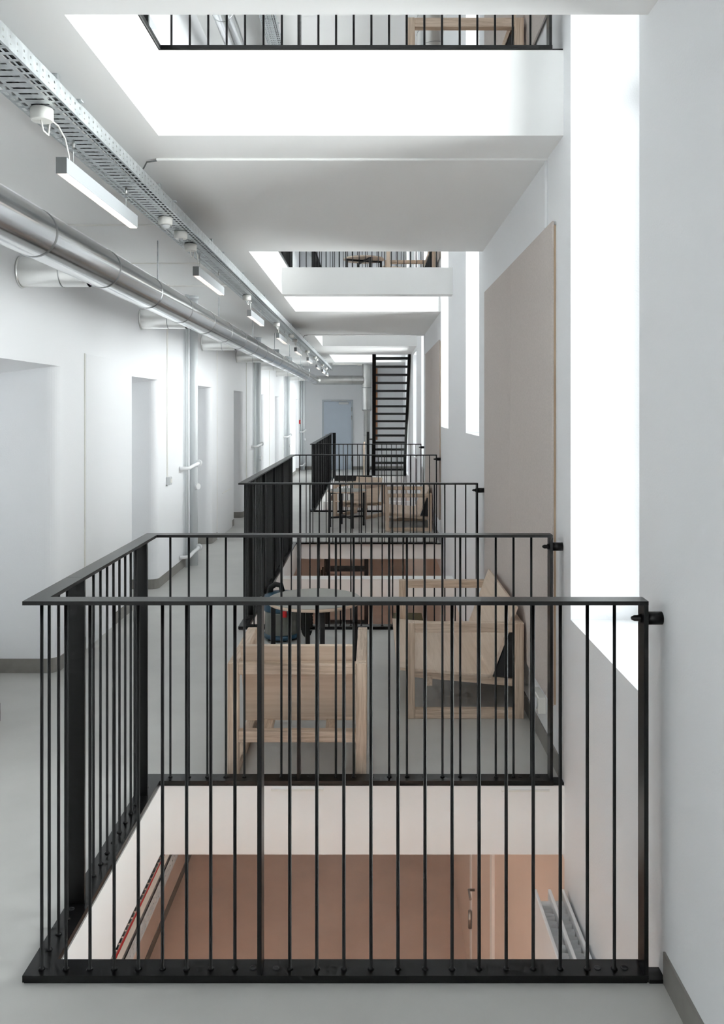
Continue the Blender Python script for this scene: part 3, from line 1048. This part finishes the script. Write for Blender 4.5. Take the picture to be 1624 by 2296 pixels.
t = thing('light_switch', 'pale switch box under a thin conduit beside the second niche', 'switch', (XL, 8.32, 0))
MB().cbox(0.0, 0.042, -0.038, 0.045, 0.955, 1.035, 0.004).build('switch_box', 'greyplastic', t)
MB().cbox(0.042, 0.047, -0.025, 0.03, 0.975, 1.015, 0.001).build('rocker', 'plastic', t)
MB().cbox(0.0, 0.012, -0.012, 0.012, 1.035, CEIL, 0.002).build('conduit_run', 'plastic', t)
t = thing('wall_socket', 'white double socket low on the window wall under the felt panel', 'socket', (XR, 4.27, 0))
MB().cbox(-0.04, 0.0, -0.085, 0.085, 0.18, 0.262, 0.004).build('socket_box', 'plastic', t)
for yy in (-0.042, 0.042):
    MB().tube([(-0.041, yy, 0.221), (-0.046, yy, 0.221)], 0.026, 18).build('outlet', 'greyplastic', t)
t = thing('fire_alarm_box', 'small red fire alarm call point on the niche wall near the end', 'alarm', (XL, 23.4, 0))
MB().cbox(0.0, 0.035, -0.05, 0.05, 1.31, 1.42, 0.004).build('alarm_body', 'red', t)
MB().cbox(0.035, 0.038, -0.02, 0.02, 1.34, 1.39, 0.001).build('press_plate', 'plastic', t)


def pipes(label, y, stubs=True):
    root = thing('heating_pipe', label, 'pipe', (XL + 0.085, y, 0), 0, 'grey vertical pipes along the niche wall')
    MB().tube([(0, 0, 0), (0, 0, CEIL)], 0.044, 24).build('main_pipe', 'pipe', root)
    MB().tube([(0, 0, CEIL - 0.03), (0, 0, CEIL)], 0.055, 24).build('ceiling_collar', 'pipe', root)
    MB().tube([(-0.045, -0.10, 0), (-0.045, -0.10, CEIL)], 0.013, 12).build('side_pipe', 'pipe', root)
    MB().tube([(-0.05, -0.145, 0), (-0.05, -0.145, CEIL)], 0.008, 10).build('side_pipe', 'pipe', root)
    if stubs:
        for zz, d in ((1.10, 0.02), (0.17, 0.03)):
            e = MB().tube([(-0.085, -0.32, zz - d), (-0.03, -0.31, zz - d), (0.01, -0.27, zz - d), (0.03, -0.14, zz), (0.05, -0.05, zz + d * 0.6), (0.055, -0.01, zz + d)],
                          [0.02, 0.019, 0.019, 0.019, 0.02, 0.021], 14).build('pipe_stub', 'pipew', root)
            MB().tube([(0.056, -0.03, zz + d), (0.06, 0.0, zz + d)], [0.034, 0.036], 18).build('stub_cap', 'pipew', e)
        MB().tube([(0.035, -0.02, 0.865), (0.06, -0.035, 0.865)], 0.033, 20).build('cleaning_cap', 'pipew', root)
        MB().cbox(-0.085, -0.072, 0.06, 0.16, 0.1, CEIL, 0.002).build('cover_plate', 'wallpaint', root)
    return root


pipes('grey vertical heating pipe with white stubs between the second and third niche', 9.18)
pipes('grey vertical heating pipe with white stubs between the fourth and fifth niche', 14.42)
pipes('grey vertical heating pipe with white stubs between the sixth and seventh niche', 19.5)
pipes('grey vertical heating pipe with white stubs in the far corner by the end wall', 23.72)

# ------------------------------------------------------------------ storey below, seen through the openings
r = thing('panel_radiator', 'white three-plate radiator on the wall below the floor opening', 'radiator', (0, 2.2, 0))
zt, zb_, ya, yb = -0.43, -1.0, 0.0, 1.53
for x in (0.725, 0.788, 0.848):
    MB().cbox(x - 0.007, x + 0.007, ya, yb, zb_, zt, 0.003).build('radiator_plate', 'pipew', r)
for x0, x1 in ((0.732, 0.781), (0.795, 0.841)):
    b = MB()
    y = ya + 0.05
    k = 0
    pts = []
    while y < yb - 0.1:
        for (f, dy) in ((0.1, 0.0), (0.9, 0.01), (0.9, 0.026), (0.1, 0.036)):
            pts.append((x0 + (x1 - x0) * f, y + dy))
        y += 0.052
    q0 = len(b.V)
    for (x, y) in pts:
        b.V += [(x, y, zb_ + 0.05), (x, y, zt - 0.02)]
    for i in range(len(pts) - 1):
        q = q0 + 2 * i
        b.face((q, q + 2, q + 3, q + 1))
    b.build('convector_sheet', 'pipew', r)
MB().tube([(0.715, yb - 0.04, zt - 0.05), (0.86, yb - 0.04, zt - 0.05)], 0.016, 14).build('header_pipe', 'pipew', r)
MB().tube([(0.788, yb - 0.04, zt - 0.05), (0.788, yb - 0.04, zb_)], 0.018, 14).build('header_pipe', 'pipew', r)

d = struct(MB().box(XR - 0.02, XR, 5.95, 6.05, -LV, -1.23).box(XR - 0.02, XR, 7.2, 7.3, -LV, -1.23).box(XR - 0.02, XR, 6.05, 7.2, -1.33, -1.23).build('door_2', 'white'),
           'pale door one storey down')
MB().cbox(XR - 0.012, XR, 6.05, 7.2, -LV + 0.03, -1.33, 0.003).build('door_leaf', 'pink', d)
MB().tube([(XR - 0.02, 6.95, -2.28), (XR - 0.07, 6.95, -2.28), (XR - 0.07, 6.82, -2.28)], 0.011, 10).build('door_handle', 'chrome', d)
MB().tube([(XR - 0.03, 7.2, -2.75), (XR - 0.03, 7.2, -2.6)], 0.016, 10).build('hinge', 'chrome', d)

t = thing('metal_rack', 'black open rack one storey down, seen through the middle opening', 'rack', (-0.58, 19.0, -LV + 0.02))
for x in (-0.49, 0.4):
    for y in (0.0, 0.4):
        MB().cbox(x, x + 0.09, y, y + 0.05, 0, 2.2, 0.002).build('upright', 'blackwood', t)
for z in (0.1, 0.75, 1.35, 1.75, 2.15):
    MB().cbox(-0.4, 0.4, 0.0, 0.45, z, z + 0.045, 0.002).build('shelf', 'blackwood', t)
t = thing('olive_cabinet', 'olive green cabinet one storey down behind the bench chair', 'cabinet', (0.6, 13.4, -LV + 0.02))
MB().cbox(-0.25, 0.24, 0.0, 0.9, 0.0, 1.55, 0.004).build('carcass', 'olive', t)
MB().cbox(-0.262, -0.25, 0.01, 0.445, 0.03, 1.53, 0.002).build('cabinet_door', 'olive', t)
MB().cbox(-0.262, -0.25, 0.455, 0.89, 0.03, 1.53, 0.002).build('cabinet_door', 'olive', t)
t = thing('dried_plant', 'small dark dried plant one storey down beside the black rack', 'plant', (-1.1, 18.4, -LV + 0.02))
MB().lathe([(0.08, 0), (0.1, 0.2), (0.1, 0.22)], n=20).build('pot', 'vacgrey', t)
b = MB()
for k in range(14):
    a = 2 * pi * k / 14
    rr = 0.05 + 0.12 * random.random()
    h = 0.9 + 0.9 * random.random()
    b.tube([(0, 0, 0.2), (rr * 0.4 * cos(a), rr * 0.4 * sin(a), 0.2 + h * 0.6), (rr * cos(a), rr * sin(a), 0.2 + h)], [0.008, 0.007, 0.022], 6)
b.build('stems', 'plant', t)
pipe = thing('wall_pipe', 'white bent pipe on the wall one storey down under the cable tray', 'pipe', (XL, 0, 0))
MB().tube([(0.0, 4.45, -1.16), (0.09, 4.5, -1.2), (0.1, 4.62, -1.1), (0.11, 4.7, -0.9), (0.11, 4.72, -0.35)], 0.028, 14).build('pipe_run', 'pipew', pipe)
MB().tube([(0.1, 4.6, -1.12), (0.1, 4.66, -1.03)], 0.036, 14).build('coupling', 'pipew', pipe)
